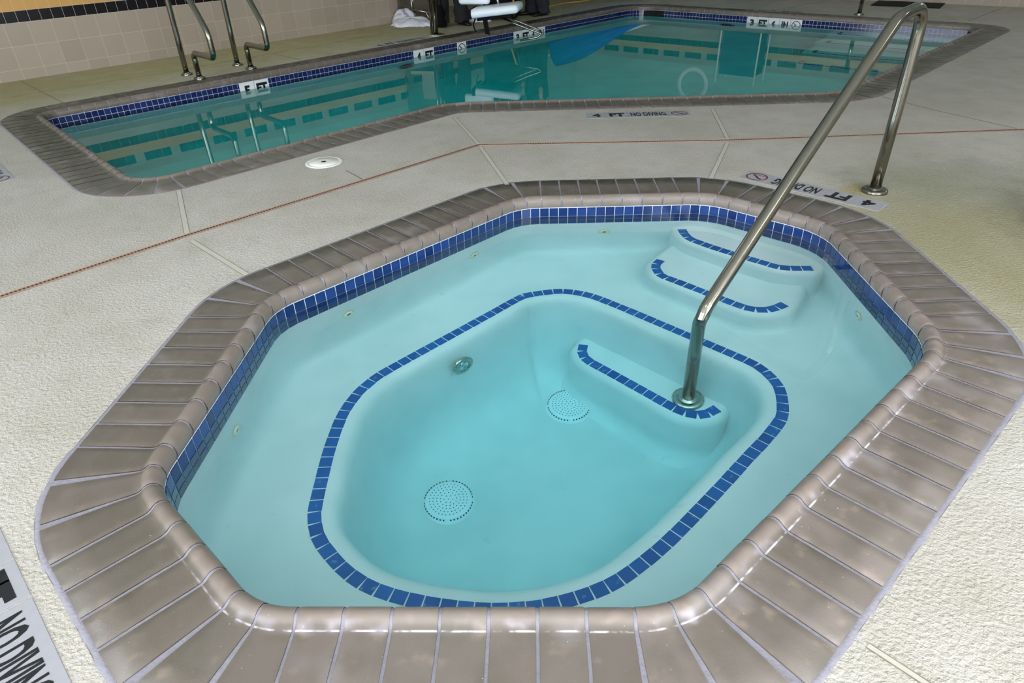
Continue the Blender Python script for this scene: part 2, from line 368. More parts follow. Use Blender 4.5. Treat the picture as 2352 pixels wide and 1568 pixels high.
# ------------------------------------------------------------------ pools: shared builders
PROF = [(.0, -.045), (-.003, -.034), (-.004, -.022), (-.002, -.008), (.004, .003), (.012, .0105), (.022, .0135), (.032, .0125), (.040, .0085), (.047, .003),
        (.054, -.0012), (.062, -.003), (.075, -.0035), (.12, -.0025), (.2, -.001), (.29, .0)]
TT = -.045; TP = .0507; CW = .29
def coping(cv, parent, pitch, z_off=.0015):
    n = round(cv.L*1.0/pitch*1.02); par = cv.weighted(.10, n); b = MB(); gap = .0042
    for i in range(n):
        s0 = par[i]; s1 = par[(i+1) % n]
        if s1 < s0: s1 += cv.L
        w = s1-s0; KS = (0, .018, .25, .5, .75, .982, 1); K = 6; j = random.uniform(-.0008, .0008); jz = random.uniform(-.0006, .0006)
        g0 = gap*w/pitch if w < pitch else gap
        cols = []
        for k in range(K+1):
            s = s0+g0+(w-2*g0)*KS[k]; p, nn = cv.at(s); cols.append((p, nn, s))
        # wedge bricks do not fan fully: mortar takes up part of the taper
        pm = (cols[0][0]+cols[-1][0])/2; nm = cv.at((s0+s1)/2)[1]; tn = Vector((-nm.y, nm.x))
        vs = []; uv = []
        for k, (p, nn, s) in enumerate(cols):
            for d, z in PROF:
                q = p+nn*d; lat = (q-pm).dot(tn); fac = 1-.05*max(0, (d-.06))/.23*(1 if abs(nn.dot(tn)) > .05 else .15)
                q = q-tn*lat*(1-fac)
                ze = z+jz
                if k in (0, K): ze -= .0012
                vs.append((q.x+nm.x*j, q.y+nm.y*j, ze+z_off)); uv.append((s, d))
        m_ = len(PROF); fs = [(k*m_+a, k*m_+a+1, (k+1)*m_+a+1, (k+1)*m_+a) for k in range(K) for a in range(m_-1)]
        o = len(vs)
        for k in (0, K):   # side skirts into the joint
            base = len(vs)
            for a, (d, z) in enumerate(PROF):
                q = vs[k*m_+a]; vs.append((q[0], q[1], q[2]-.008)); uv.append((0, d))
            for a in range(m_-1): fs.append((k*m_+a, base+a, base+a+1, k*m_+a+1) if k else (k*m_+a+1, base+a+1, base+a, k*m_+a))
        base = len(vs)     # outer end
        for k in range(K+1):
            q = vs[k*m_+m_-1]; vs.append((q[0], q[1], q[2]-.008)); uv.append((0, .29))
        for k in range(K): fs.append((k*m_+m_-1, base+k, base+k+1, (k+1)*m_+m_-1))
        b.add(vs, fs, 0, uv)
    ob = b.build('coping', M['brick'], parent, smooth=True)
    g = MB(); N = int(cv.L/.03); vs = []
    prof2 = [(max(d, .0025), z-.0028) for d, z in PROF[:-1]]+[(CW+.002, -.0028), (CW+.016, -.0015), (CW+.018, -.02)]
    for i in range(N):
        p, nn = cv.at(i*cv.L/N)
        for d, z in prof2:
            jj = random.uniform(-.003, .003) if d > CW+.01 else 0
            q = p+nn*(d+jj); vs.append((q.x, q.y, z+.0015+(random.uniform(-.0006, .0006)) ))
    m_ = len(prof2); fs = [(i*m_+a, i*m_+a+1, ((i+1) % N)*m_+a+1, ((i+1) % N)*m_+a) for i in range(N) for a in range(m_-1)]
    g.add(vs, fs); g.build('mortar', M['mortar'], parent, smooth=True)
    return ob
def tile_band(cv, parent, rows=3, skip=None, gap=.0019, mat='tile'):
    n = round(cv.L/TP); b = MB(); st = cv.L/n
    for i in range(n):
        for r in range(rows):
            s0 = i*st+gap; s1 = (i+1)*st-gap; z1 = TT-r*TP-gap-.0006; z0 = TT-(r+1)*TP+gap
            if skip and skip((s0+s1)/2): continue
            p0, n0 = cv.at(s0); p1, n1 = cv.at(s1)
            a, c = p0-n0*.003, p1-n1*.003
            vs = [(a.x, a.y, z0), (c.x, c.y, z0), (c.x, c.y, z1), (a.x, a.y, z1), (p0.x, p0.y, z0-.0006), (p1.x, p1.y, z0-.0006), (p1.x, p1.y, z1+.0006), (p0.x, p0.y, z1+.0006)]
            b.add(vs, [(0, 3, 2, 1), (0, 1, 5, 4), (2, 3, 7, 6), (1, 2, 6, 5), (3, 0, 4, 7)])
    b.build('waterline_tiles', M[mat], parent)
    g = MB(); R = [cv.ring(.02, -.0008, z) for z in (TT+.001, TT-rows*TP)]
    g.rings(R); g.build('tile_grout', M['grout'], parent, smooth=True)
def polar(pts, c, N):
    """radius of closed outline pts about c at N angles"""
    c = Vector((c[0], c[1])); A = []
    P = [Vector((p[0], p[1]))-c for p in pts]; out = []
    for i in range(N):
        t = 2*math.pi*i/N; d = Vector((math.cos(t), math.sin(t))); best = 0
        for k in range(len(P)):
            a, b2 = P[k-1], P[k]; e = b2-a; den = d.x*e.y-d.y*e.x
            if abs(den) < 1e-12: continue
            r = (a.x*e.y-a.y*e.x)/den; w = (a.x*d.y-a.y*d.x)/den
            if r > 0 and -1e-6 <= w <= 1+1e-6: best = max(best, r)
        out.append(best)
    return out
def pring(c, R, N, off, z):
    """ring at radius R minus off measured square to the outline"""
    out = []
    for i in range(N):
        t = 2*math.pi*i/N; r = R[i]; dr = (R[(i+1) % N]-R[i-1])/(4*math.pi/N)
        cosn = 1/math.sqrt(1+(dr/r)**2) if r else 1
        q = max(.01, r-off/cosn) if off >= 0 else r-off/cosn
        zz = z(c[0]+q*math.cos(t), c[1]+q*math.sin(t)) if callable(z) else z
        out.append((c[0]+q*math.cos(t), c[1]+q*math.sin(t), zz))
    return out
def tiles_along(path, z, parent, name='edge_tiles', pitch=.051, w=.046, closed=False, hgt=.002, part_label=None):
    P = [Vector((p[0], p[1])) for p in path]
    if closed: P.append(P[0])
    acc = [0]
    for i in range(1, len(P)): acc.append(acc[-1]+(P[i]-P[i-1]).length)
    L = acc[-1]; n = max(1, round(L/pitch)); st = L/n; b = MB()
    def at(s):
        s = max(0, min(L, s)); j = 0
        while j < len(P)-2 and acc[j+1] < s: j += 1
        d = (P[j+1]-P[j]).normalized(); return P[j]+d*(s-acc[j]), d
    for i in range(n):
        p, _ = at((i+.5)*st); a, _ = at(i*st); c, _ = at((i+1)*st); d = (c-a).normalized(); nn = Vector((d.y, -d.x))
        ww = w/2*random.uniform(.97, 1.02); l = w/2
        vs = [p-d*l-nn*ww, p+d*l-nn*ww, p+d*l+nn*ww, p-d*l+nn*ww]
        lo = [(q.x, q.y, z-.004) for q in vs]; hi = [(q.x, q.y, z+hgt) for q in vs]
        b.add(lo+hi, [(4, 5, 6, 7), (0, 1, 5, 4), (1, 2, 6, 5), (2, 3, 7, 6), (3, 0, 4, 7)])
    return b.build(name, M['stripe'], parent, fixn=True)
def flat_fill(outer, holes, z, name, mat, kind=None):
    """flat sheet with holes, triangulated with every ring as a hard edge"""
    from mathutils.geometry import delaunay_2d_cdt
    vs, es = [], []
    for ring in [outer]+holes:
        o = len(vs); n = len(ring); vs += [Vector((p[0], p[1])) for p in ring]; es += [(o+i, o+(i+1) % n) for i in range(n)]
    V_, E_, F_, *_r = delaunay_2d_cdt(vs, es, [], 0, 1e-6)
    def inside(p, ring):
        c = False
        for i in range(len(ring)):
            a, b2 = ring[i-1], ring[i]
            if (a[1] > p[1]) != (b2[1] > p[1]) and p[0] < (b2[0]-a[0])*(p[1]-a[1])/(b2[1]-a[1])+a[0]: c = not c
        return c
    fs = []
    for f in F_:
        c = sum((V_[i] for i in f), Vector((0, 0)))/len(f)
        if inside(c, outer) and not any(inside(c, h) for h in holes):
            a, b2, c2 = V_[f[0]], V_[f[1]], V_[f[2]]
            f = list(f); fs.append(f if (b2-a).cross(c2-a) > 0 else f[::-1])
    b = MB(); b.add([(v.x, v.y, z) for v in V_], fs); o = b.build(name, mat)
    if kind: o['kind'] = kind
    return o

# ------------------------------------------------------------------ hot tub
TUB = [(1.078, 3.378), (.064, 3.403), (-.971, 2.383), (-1.025, 1.373), (-.601, .953), (.349, .918), (1.492, 1.929), (1.515, 2.957)]
tub = Fillet(TUB, [.3, .25, .25, .22, .22, .25, .36, .32])
ZT = -.095; ZP = -.117
hot_tub = thing('hot_tub', 'octagonal hot tub with brown brick coping and clear turquoise water in the foreground', 'hot tub', (.25, 2.1, 0))
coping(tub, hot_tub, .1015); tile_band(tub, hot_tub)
N = 300; cc = (.22, 2.1)
RW = polar(tub.ring(.01), cc, N)
noseP = [(.214, 2.943), (.088, 2.918), (.032, 2.883), (-.10, 2.757), (-.27, 2.597), (-.43, 2.446), (-.561, 2.318), (-.612, 2.247), (-.645, 2.185), (-.68, 2.064), (-.693, 1.886), (-.691, 1.72),
         (-.685, 1.59), (-.671, 1.53), (-.650, 1.479), (-.612, 1.425), (-.535, 1.345), (-.44, 1.283), (-.30, 1.236), (-.12, 1.205), (.03, 1.205), (.15, 1.228), (.268, 1.27), (.371, 1.335), (.50, 1.44), (.70, 1.63), (.84, 1.768),
         (.918, 1.842), (.984, 1.912), (1.022, 1.96), (1.048, 2.02), (1.066, 2.09), (1.072, 2.145), (1.063, 2.202), (1.044, 2.255), (1.010, 2.308), (.90, 2.42), (.75, 2.566), (.60, 2.712), (.482, 2.822), (.41, 2.883), (.343, 2.920), (.28, 2.94)]
nose = catmull([(x, y, 0) for x, y in noseP], True, 5); RN = polar(nose, cc, N)
zb, zf = -.54, -1.13
b = MB(); R = []
for off, z in [(0, -.17), (0, -.3), (.002, -.42), (.008, -.465), (.022, -.503), (.045, -.528), (.08, -.54)]: R.append(pring(cc, RW, N, off, z))
for off, z in [(-.04, zb), (.035, zb), (.052, -.544), (.068, -.556), (.080, -.574), (.088, -.60), (.094, -.64), (.112, -.76), (.13, -.87), (.15, -.95), (.18, -1.02), (.225, -1.08), (.28, -1.112), (.35, -1.127), (.42, zf)]: R.append(pring(cc, RN, N, off, z))
R.append([(cc[0]+(x-cc[0])*.4, cc[1]+(y-cc[1])*.4, zf) for x, y, z in R[-1]])
b.rings(R[::-1], cap_first=True); b.build('basin', M['plaster'], hot_tub, smooth=True, fixn=False)
tiles_along(nose, zb, hot_tub, 'bench_edge_tiles', closed=True)
def step(outline, c, ztop, zbase, parent, flare=.06, rnd=.05):
    pts = catmull([(x, y, 0) for x, y in outline], True, 6); n = 120; Rr = polar(pts, c, n); b = MB(); R = []
    R.append([(c[0]+(x-c[0])*.02, c[1]+(y-c[1])*.02, ztop) for x, y, z in pring(c, Rr, n, 0, ztop)])
    R.append(pring(c, Rr, n, rnd, ztop))
    for k in range(1, 7):
        a = math.pi/2*k/6; R.append(pring(c, Rr, n, rnd*(1-math.sin(a)), ztop-rnd*(1-math.cos(a))))
    h = zbase+flare
    if h < ztop-rnd: R.append(pring(c, Rr, n, -.008, h))
    for k in range(1, 7):
        a = math.pi/2*k/6; R.append(pring(c, Rr, n, -.008-flare*(1-math.cos(a)), h-(flare+.004)*math.sin(a)))
    b.rings(R, cap_first=True); return b.build('step', M['plaster'], parent, smooth=True, fixn=True)
def grow(pts, d):
    """open path shifted to its right"""
    P = [Vector((x, y)) for x, y in pts]; out = []
    for i in range(len(P)):
        t = (P[min(i+1, len(P)-1)]-P[max(0, i-1)]).normalized(); out.append((P[i].x+t.y*(-d)*-1*-1, P[i].y-t.x*(-d)*-1*-1) if 0 else (P[i].x-(-t.y)*(-d)*-1, P[i].y-(t.x)*(-d)*-1))
    return out
s1 = [(.942, 3.347), (.942, 3.294), (.954, 3.234), (.984, 3.188), (1.057, 3.106), (1.15, 3.015), (1.248, 2.924), (1.292, 2.885), (1.341, 2.864), (1.397, 2.856), (1.457, 2.852)]
s2 = [(.787, 3.111), (.751, 3.06), (.745, 3.001), (.761, 2.943), (.831, 2.871), (.94, 2.757), (1.047, 2.647), (1.094, 2.612), (1.152, 2.597), (1.208, 2.61), (1.261, 2.639)]
s3 = [(.35, 2.717), (.338, 2.655), (.361, 2.592), (.45, 2.50), (.57, 2.375), (.691, 2.25), (.757, 2.206), (.819, 2.202), (.876, 2.232)]
def shift(pts, d):
    out = []; P = [Vector(p) for p in pts]
    for i in range(len(P)):
        t = (P[min(i+1, len(P)-1)]-P[max(0, i-1)]).normalized(); n = Vector((t.y, -t.x)); q = P[i]+n*d; out.append((q.x, q.y))
    return out
# shift(...) to the right of travel: travel runs left end -> right end so the right side faces the tub centre (south-west)
step(shift(s1, .055)+[(1.6, 2.95), (1.62, 3.25), (1.4, 3.5), (1.1, 3.55), (.93, 3.5)], (1.25, 3.15), -.28, -.54, hot_tub, .05)
step(shift(s2, .06)+[(1.42, 2.78), (1.5, 3.0), (1.35, 3.3), (1.05, 3.42), (.86, 3.28)], (1.05, 2.95), -.41, -.54, hot_tub, .05, .045)
step(shift(s3, .055)+[(1.00, 2.34), (1.02, 2.5), (.85, 2.75), (.6, 2.92), (.42, 2.86)], (.66, 2.53), -.83, -1.13, hot_tub, .09)
tiles_along(catmull([(x, y, 0) for x, y in s1], n=4), -.28, hot_tub, 'step_edge_tiles')
tiles_along(catmull([(x, y, 0) for x, y in s2], n=4), -.41, hot_tub, 'step_edge_tiles')
tiles_along(catmull([(x, y, 0) for x, y in s3], n=4), -.83, hot_tub, 'step_edge_tiles')
def drain_cover(x, y):
    b = MB(); b.lathe((x, y, zf), [(.112, 0), (.110, .006), (.103, .010), (.099, .016), (.093, .022), (.08, .025), (.0005, .026)], 48)
    o = b.build('drain_cover', M['cover'], hot_tub, smooth=True)
    h = MB()
    for r, n in ((.0, 1), (.018, 6), (.034, 13), (.049, 20), (.064, 26), (.078, 32)):
        for k in range(n):
            t = 2*math.pi*(k+.3*(n % 3))/n; hz = .0262 if r < .07 else .0252
            h.lathe((x+r*math.cos(t), y+r*math.sin(t), zf+hz), [(.0024, 0), (.0001, .0004)], 8)
    for k in range(44):
        t = 2*math.pi*k/44
        if k % 11 == 0: continue
        rd = Vector((math.cos(t), math.sin(t), 0)); tg = Vector((-rd.y, rd.x, 0))
        h.box(Vector((x, y, zf+.0145))+rd*.1005, tg*.0028, Vector((0, 0, 1))*.0045, rd*.0015)
    h.build('cover_holes', M['hole'], o)
drain_cover(-.285, 1.965); drain_cover(.262, 2.50)
for jx, jy in ((-.74, 2.62), (-.18, 3.15), (.53, 3.35), (-1.0, 1.84), (1.47, 2.45)):
    s = tub.nearest((jx, jy)); p, nn = tub.at(s); c = Vector((p.x-nn.x*.001, p.y-nn.y*.001, -.325)); ax = (-nn.x, -nn.y, 0)
    b = MB(); b.lathe(c, [(.034, .0005), (.022, .0015)], 24, ax, 1); b.lathe(c, [(.022, 0), (.021, .007), (.015, .009), (.011, .006), (.0105, .002)], 24, ax, 0)
    b.lathe(c, [(.0108, .004), (.0001, .004)], 16, ax, 2)
    b.build('jet', [M['jet'], M['rust'], M['rusthole']], hot_tub, smooth=True)
# steel return fitting on the bench riser
lc = Vector((-.223, 2.452, -.655)); ax = Vector((.687, -.727, .12)).normalized()
b = MB(); b.lathe(lc, [(.056, -.006), (.056, .004), (.050, .008), (.034, .009), (.032, .003), (.030, .003)], 40, ax)
fit = b.build('wall_fitting', M['steel_dark'], hot_tub, smooth=True)
b = MB(); b.lathe(lc, [(.030, .002), (.028, .007), (.017, .010), (.014, .006), (.0005, .005)], 32, ax); b.build('fitting_nozzle', M['chrome'], fit, smooth=True)
# water body
def water_body(cv, zs, depth, name, mat, label):
    ring = cv.ring(.04, .012, zs); lo = [(p[0], p[1], -depth) for p in ring]; n = len(ring); b = MB()
    b.add([tuple(p) for p in ring]+lo, [tuple(range(n)), tuple(range(2*n-1, n-1, -1))]+[(i, n+i, n+(i+1) % n, (i+1) % n) for i in range(n)])
    return tag(b.build(name, mat, fixn=True), label, 'water', kind='stuff')
water_body(tub, ZT, 1.2, 'hot_tub_water', M['water_tub'], 'clear turquoise water filling the octagonal hot tub in front')

# ------------------------------------------------------------------ swimming pool
POOL = [(-3.796, 5.637), (-2.187, 3.865), (-.477, 5.572), (2.681, 5.517), (5.565, 8.356), (2.072, 11.302)]
pool = Fillet(POOL, [.12, .2, .45, .5, .14, .35])
sp = thing('swimming_pool', 'large teal swimming pool with grey coping behind the hot tub', 'swimming pool', (1, 8, 0))
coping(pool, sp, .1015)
s_sk0, s_sk1 = sorted((pool.nearest((2.22, 11.18)), pool.nearest((2.49, 10.95))))
tile_band(pool, sp, gap=.0015, mat='tile_pool')
b = MB(); K_ = 14; sa, sb = s_sk0+.08, s_sk0+.40
for i in range(K_):
    q0, m0 = pool.at(sa+(sb-sa)*i/K_); q1, m1 = pool.at(sa+(sb-sa)*(i+1)/K_); q0 = q0-m0*.005; q1 = q1-m1*.005
    b.add([(q0.x, q0.y, -.2), (q1.x, q1.y, -.2), (q1.x, q1.y, TT-.006), (q0.x, q0.y, TT-.006)], [(3, 2, 1, 0)])
b.build('skimmer_opening', M['dark'], sp)
N2 = 260; pc = (.9, 7.9); RP = polar(pool.ring(.02), pc, N2)
zfl = lambda x, y: -1.5 + .45*max(0, min(1, (x+1.5)/4.5))
b = MB(); R = [pring(pc, RP, N2, 0, -.17), pring(pc, RP, N2, 0, -.8)]
for off, k in ((.01, .35), (.05, .18), (.12, .07), (.25, .01), (.4, 0)):
    R.append(pring(pc, RP, N2, off, lambda x, y, k=k: zfl(x, y)+k))
for f in (.6, .25): R.append([(pc[0]+(x-pc[0])*f, pc[1]+(y-pc[1])*f, zfl(pc[0]+(x-pc[0])*f, pc[1]+(y-pc[1])*f)) for x, y, z in R[6]])
b.rings(R[::-1], cap_first=True); b.build('basin', M['plaster'], sp, smooth=True)
u = Vector((-.764, .645, 0)); nin = Vector((-.645, -.764, 0)); o5 = Vector((5.565, 8.356, 0))
for d, z in ((.30, -.30), (.74, -.52), (1.18, -.74), (1.62, -.95)):
    b = MB(); 
    b.box(o5+u*.70+nin*(d/2-.15)+Vector((0, 0, (z-1.3)/2)), u*.93, nin*(d/2+.15), Vector((0, 0, (z+1.3)/2)))
    o = b.build('step', M['plaster'], sp); bv = o.modifiers.new('bev', 'BEVEL'); bv.width = .025; bv.segments = 3
    path = [o5+u*1.50+nin*(d-.22), o5+u*1.50+nin*(d-.06), o5-u*.1+nin*(d-.06)]
    tiles_along(path, z, sp, 'step_edge_tiles')
for (x, y, z) in ((-1.03, 8.12, -.50), (2.93, 10.02, -.5)):
    s = pool.nearest((x, y)); p, nn = pool.at(s)
    b = MB(); c = Vector((p.x, p.y, z)); ax = (-nn.x, -nn.y, 0)
    b.lathe(c, [(.125, -.003), (.12, .012), (.10, .018), (.095, .006)], 32, ax)
    lt = b.build('pool_light', M['steel_dark'], sp, smooth=True)
    b = MB(); b.lathe(c, [(.095, .006), (.06, .012), (.001, .016)], 32, ax); b.build('light_lens', M['dark'], lt, smooth=True)
water_body(pool, ZP, 1.65, 'pool_water', M['water_pool'], 'still teal water of the large pool mirroring the far walls')

# ------------------------------------------------------------------ depth markers
def text_mesh(txt, w, h, bold=.012):
    cu = bpy.data.curves.new('txt', 'FONT'); cu.body = txt; cu.size = 1; cu.offset = bold; cu.align_x = 'LEFT'; cu.resolution_u = 3
    ob = bpy.data.objects.new('txt', cu); C.objects.link(ob); bpy.context.view_layer.update()
    me = bpy.data.meshes.new_from_object(ob.evaluated_get(bpy.context.evaluated_depsgraph_get())); bpy.data.objects.remove(ob)
    xs = [v.co.x for v in me.vertices]; ys = [v.co.y for v in me.vertices]; x0, x1, y0, y1 = min(xs), max(xs), min(ys), max(ys)
    vs = [((v.co.x-x0)/(x1-x0)*w-w/2, (v.co.y-y0)/(y1-y0)*h-h/2) for v in me.vertices]; fs = [tuple(p.vertices) for p in me.polygons]
    bpy.data.meshes.remove(me); return vs, fs
def marker(origin, right, up, items, name, label, tilemat, h=.152, cat='depth marker', lift=.0018, thick=.003, group=None):
    """row of tiles; items = (text, width); right/up are unit vectors in the tile plane, origin its lower left corner"""
    origin, right, up = Vector(origin), Vector(right).normalized(), Vector(up).normalized(); nrm = right.cross(up).normalized()
    root = thing(name, label, cat, origin, group); x = 0
    for txt, w in items:
        c = origin+right*(x+w/2)+up*(h/2)
        b = MB(); b.box(c+nrm*(lift-thick/2), right*(w/2-.0018), up*(h/2-.0018), nrm*(thick/2)); t = b.build('tile', tilemat, root)
        bv = t.modifiers.new('b', 'BEVEL'); bv.width = .0008; bv.segments = 1
        pos = c+nrm*(lift+.0006)
        if txt == '@':
            for part, rr, mm in (('ring', (.060, .051), M['red'] if tilemat is M['deck_tile'] else M['black']),):
                b = MB(); n = 40
                vs = [pos+right*(r*math.cos(2*math.pi*k/n)*min(1, w/.15))+up*(r*math.sin(2*math.pi*k/n)) for r in rr for k in range(n)]
                b.add(vs, [(k, (k+1) % n, n+(k+1) % n, n+k) for k in range(n)])
                a = .052; 
                for s_ in (1,):
                    d1 = (right*-1+up*.9).normalized(); d2 = (right+up).normalized()
                    b.box(pos, d1*a, d2*.0035, nrm*.0003)
                b.build('no_diving_ring', mm, t)
            b = MB()      # diver pictogram: body, arms, head, waves
            for (ax_, ay_, bx_, by_, ww) in ((-.020, .026, .004, .002, .006), (.004, .002, .028, -.012, .0035), (-.020, .026, -.034, .018, .004), (.002, .004, .018, -.022, .004), (-.036, -.026, -.02, -.032, .003), (-.02, -.032, -.004, -.026, .003), (-.004, -.026, .012, -.032, .003), (.012, -.032, .03, -.026, .003)):
                p = Vector((ax_, ay_)); q2 = Vector((bx_, by_)); d = (q2-p); L = d.length; d.normalize()
                cc2 = pos+right*((ax_+bx_)/2)+up*((ay_+by_)/2); dd = right*d.x+up*d.y; b.box(cc2, dd*(L/2), nrm.cross(dd)*ww/2, nrm*.0004)
            b.build('diver_symbol', M['black'], t)
        elif txt:
            tw, th = {'4': (.062, .09), '5': (.062, .092), '3': (.058, .092), 'FT': (.116, .098), 'NO DIVING': (w*.84, .098), '6': (.058, .092), 'IN': (.088, .092)}.get(txt, (w*.7, .09))
            vs, fs = text_mesh(txt, tw, th, (.034 if h < .2 else .02) if txt == 'NO DIVING' else .055)
            b = MB(); b.add([pos+right*a+up*c2 for a, c2 in vs], fs); b.build('lettering', M['black'], t)
        x += w
    return root
Z = Vector((0, 0, 1))
def wall_marker(p0, items, label, cv=pool, name='depth_marker', group=None):
    s = cv.nearest(p0); p, nn = cv.at(s); t = Vector((-nn.y, nn.x, 0))
    return marker(Vector((p.x, p.y, TT-.152))-Vector((nn.x, nn.y, 0))*.0035, -t, Z, items, name, label, M['white_tile'], group=group)
# pool interior faces inward: reading direction runs clockwise seen from above
wall_marker((-2.58, 6.81), [('5', .155), ('FT', .155)], 'white 5 FT depth tiles at the waterline below the grab rails')
wall_marker((-1.04, 8.30), [('4', .155), ('FT', .155)], 'white 4 FT depth tiles at the waterline, left of the pool lift')
wall_marker((-.56, 8.76), [('@', .152)], 'single white no diving tile at the waterline beneath the pool lift', name='no_diving_marker')
wall_marker((.14, 9.44), [('3', .152), ('FT', .152), ('6', .152), ('IN', .152)], 'white 3 FT 6 IN depth tiles behind the pool lift footrest')
wall_marker((3.41, 10.17), [('3', .152), ('FT', .152), ('6', .152), ('IN', .152), ('@', .152)], 'white 3 FT 6 IN depth tiles with no diving symbol on the far pool wall')
a = gp(1347.6, 272.5); bq = gp(1585, 266.0); r_ = (bq-a).normalized(); up_ = Z.cross(r_)
marker(a, r_, up_, [('4', .158), ('FT', .15), ('NO DIVING', .31), ('@', .152)], 'depth_marker', 'grey 4 FT NO DIVING deck tiles between pool edge and slot drain', M['deck_tile'])
a = gp(2044, 466.5); bq = gp(1729, 393); r_ = (bq-a).normalized(); up_ = Z.cross(r_)
marker(a, r_, up_, [('4', .155), ('FT', .155), ('NO DIVING', .305), ('@', .152)], 'depth_marker', 'upside-down 4 FT NO DIVING deck tiles beside the hot tub rail flange', M['deck_tile'])
a = gp(72, 1358); bq = gp(2.5, 1208.5); d_ = (a-bq).normalized(); n_ = Vector((-d_.y, d_.x, 0)); left_ = -Vector((-d_.y, d_.x, 0)) if (-d_.y) > 0 else Vector((-d_.y, d_.x, 0))
org = gp(75.5, 1369)-d_*.005-d_*.152*2 + left_*.152
marker(org, d_, -left_ if d_.cross(-left_).z > 0 else left_, [('4', .152), ('FT', .152), ('', .006), ('NO DIVING', .305), ('@', .152)], 'depth_marker', 'large black FT NO DIVING deck tiles at lower left corner of photo', M['deck_tile'])
c0 = gp(36, 411); e0 = gp(3, 378); d_ = (c0-e0).normalized(); n2_ = Vector((d_.y, -d_.x, 0))
if n2_.y > 0: n2_ = -n2_
marker(c0-d_*.152*5.0+n2_*.152, d_, -n2_, [('4', .152), ('FT', .152), ('NO DIVING', .304), ('@', .152)], 'depth_marker', 'half-hidden deck depth tiles with no diving symbol at left edge by the pool corner', M['deck_tile'])
a = gp(868, 108.5); bq = gp(978, 88.5); r_ = (bq-a).normalized(); up_ = Z.cross(r_)
marker(a, r_, up_, [('4', .155), ('FT', .155), ('NO DIVING', .305), ('@', .152)], 'depth_marker', 'foreshortened deck depth tiles on the far side left of the lift post', M['deck_tile'])
a = gp(1712, 24.5); bq = gp(1872, 31); r_ = (bq-a).normalized(); up_ = Z.cross(r_)
marker(a, r_, up_, [('3', .152), ('FT', .152), ('6', .152), ('IN', .152), ('@', .152)], 'depth_marker', 'foreshortened deck depth tiles behind the far pool wall', M['deck_tile'])

# ------------------------------------------------------------------ deck and its joints
A0, A1, B0, B1 = -4.2, 11.6, -3.4, 8.565
rec = 8.565+.75
corner_a = -1.543*E1.x+10.443*E1.y
W2p = Vector((4.9, 11.65, 0)); w2d = Vector((math.cos(math.radians(-38)), math.sin(math.radians(-38)), 0))
def hit(bv_):   # W2 line meets line e2 = bv_
    t = (bv_-W2p.dot(E2))/w2d.dot(E2); return W2p+w2d*t
C1 = W(A0, B0); C2 = W(A0, B1); C3 = W(corner_a, B1); C4 = W(corner_a, rec); C5 = hit(rec); C6 = hit(B0)
floor_ring = [C6, C5, C4, C3, C2, C1][::-1]
deck = flat_fill([(p.x, p.y) for p in floor_ring], [[(p.x, p.y) for p in tub.ring(.03, CW+.014)], [(p.x, p.y) for p in pool.ring(.05, CW+.014)]], 0, 'floor', M['deck'], 'structure')
def strip(b, p, q, w, z, h=.001, mi=0):
    d = (q-p); L = d.length; d.normalize(); n = Vector((-d.y, d.x, 0)); c = (p+q)/2
    b.box(Vector((c.x, c.y, z)), d*L/2, n*w/2, Z*h/2, mi)
tn = 0
def joint(pts, double=True, w=.026):
    global tn; tn += 1; b = MB()
    P = [gp(*p) for p in pts]
    for p, q in zip(P, P[1:]):
        d = (q-p).normalized(); n = Vector((-d.y, d.x, 0))
        if double:
            strip(b, p, q, w, .0006, .0012, 1); strip(b, p+n*w/2, q+n*w/2, .0022, .0008, .0014); strip(b, p-n*w/2, q-n*w/2, .0022, .0008, .0014)
        else: strip(b, p, q, .008, .0006, .0012)
    tag(b.build('trim_%d' % tn, [M['joint'], M['jointlight']]), kind='structure')
joint([(49, 187), (90, 208), (148, 238)], False); joint([(-40, 233), (0, 227), (400, 164), (640, 120)], False); joint([(640, 120), (880, 78)], False); joint([(628, 124), (690, 137)], False)
joint([(410, 437), (430, 539)]); joint([(440, 553), (565, 630)]); joint([(1042, 268), (1098, 330)]); joint([(1102, 336), (1165, 424)])
joint([(1636, 250), (1671, 318)]); joint([(1671, 328), (1633, 409)]); joint([(795, 392), (833, 412)], False); joint([(2025, 222), (2150, 254), (2352, 299)], False)
joint([(2225, 48), (2340, 4)], False); joint([(1760, 28), (1910, 0)], False); joint([(1993, 1482), (2125, 1568), (2190, 1612)], True, .014); joint([(1930, 2), (2110, 18)], False)
# slot drain
def slot_drain():
    root = thing('slot_drain', 'pinkish slot drain line running across the deck between hot tub and pool', 'drain', gp(1100, 333))
    P = [gp(-60, 702), gp(430, 541), gp(1100, 333), gp(1672, 322.5), gp(2352, 298), gp(2560, 290)]
    b = MB(); g = MB()
    for p, q in zip(P, P[1:]):
        strip(b, p, q, .034, .0012, .0036); d = (q-p).normalized(); n = Vector((-d.y, d.x, 0))
        strip(b, p+n*.0155, q+n*.0155, .006, .0022, .0036, 1); strip(b, p-n*.0155, q-n*.0155, .003, .0022, .0036, 1)
        L = (q-p).length; k = int(L/.016)
        for i in range(k):
            c = p+d*(L*(i+.5)/k); g.box(Vector((c.x, c.y, .0033)), d*.0042, n*.0072, Z*.0004)
    b.build('channel', [M['drain'], simple('drain_edge', (176, 148, 128), .6)], root); g.build('slots', simple('drain_slot', (58, 46, 42), .9), root)
slot_drain()
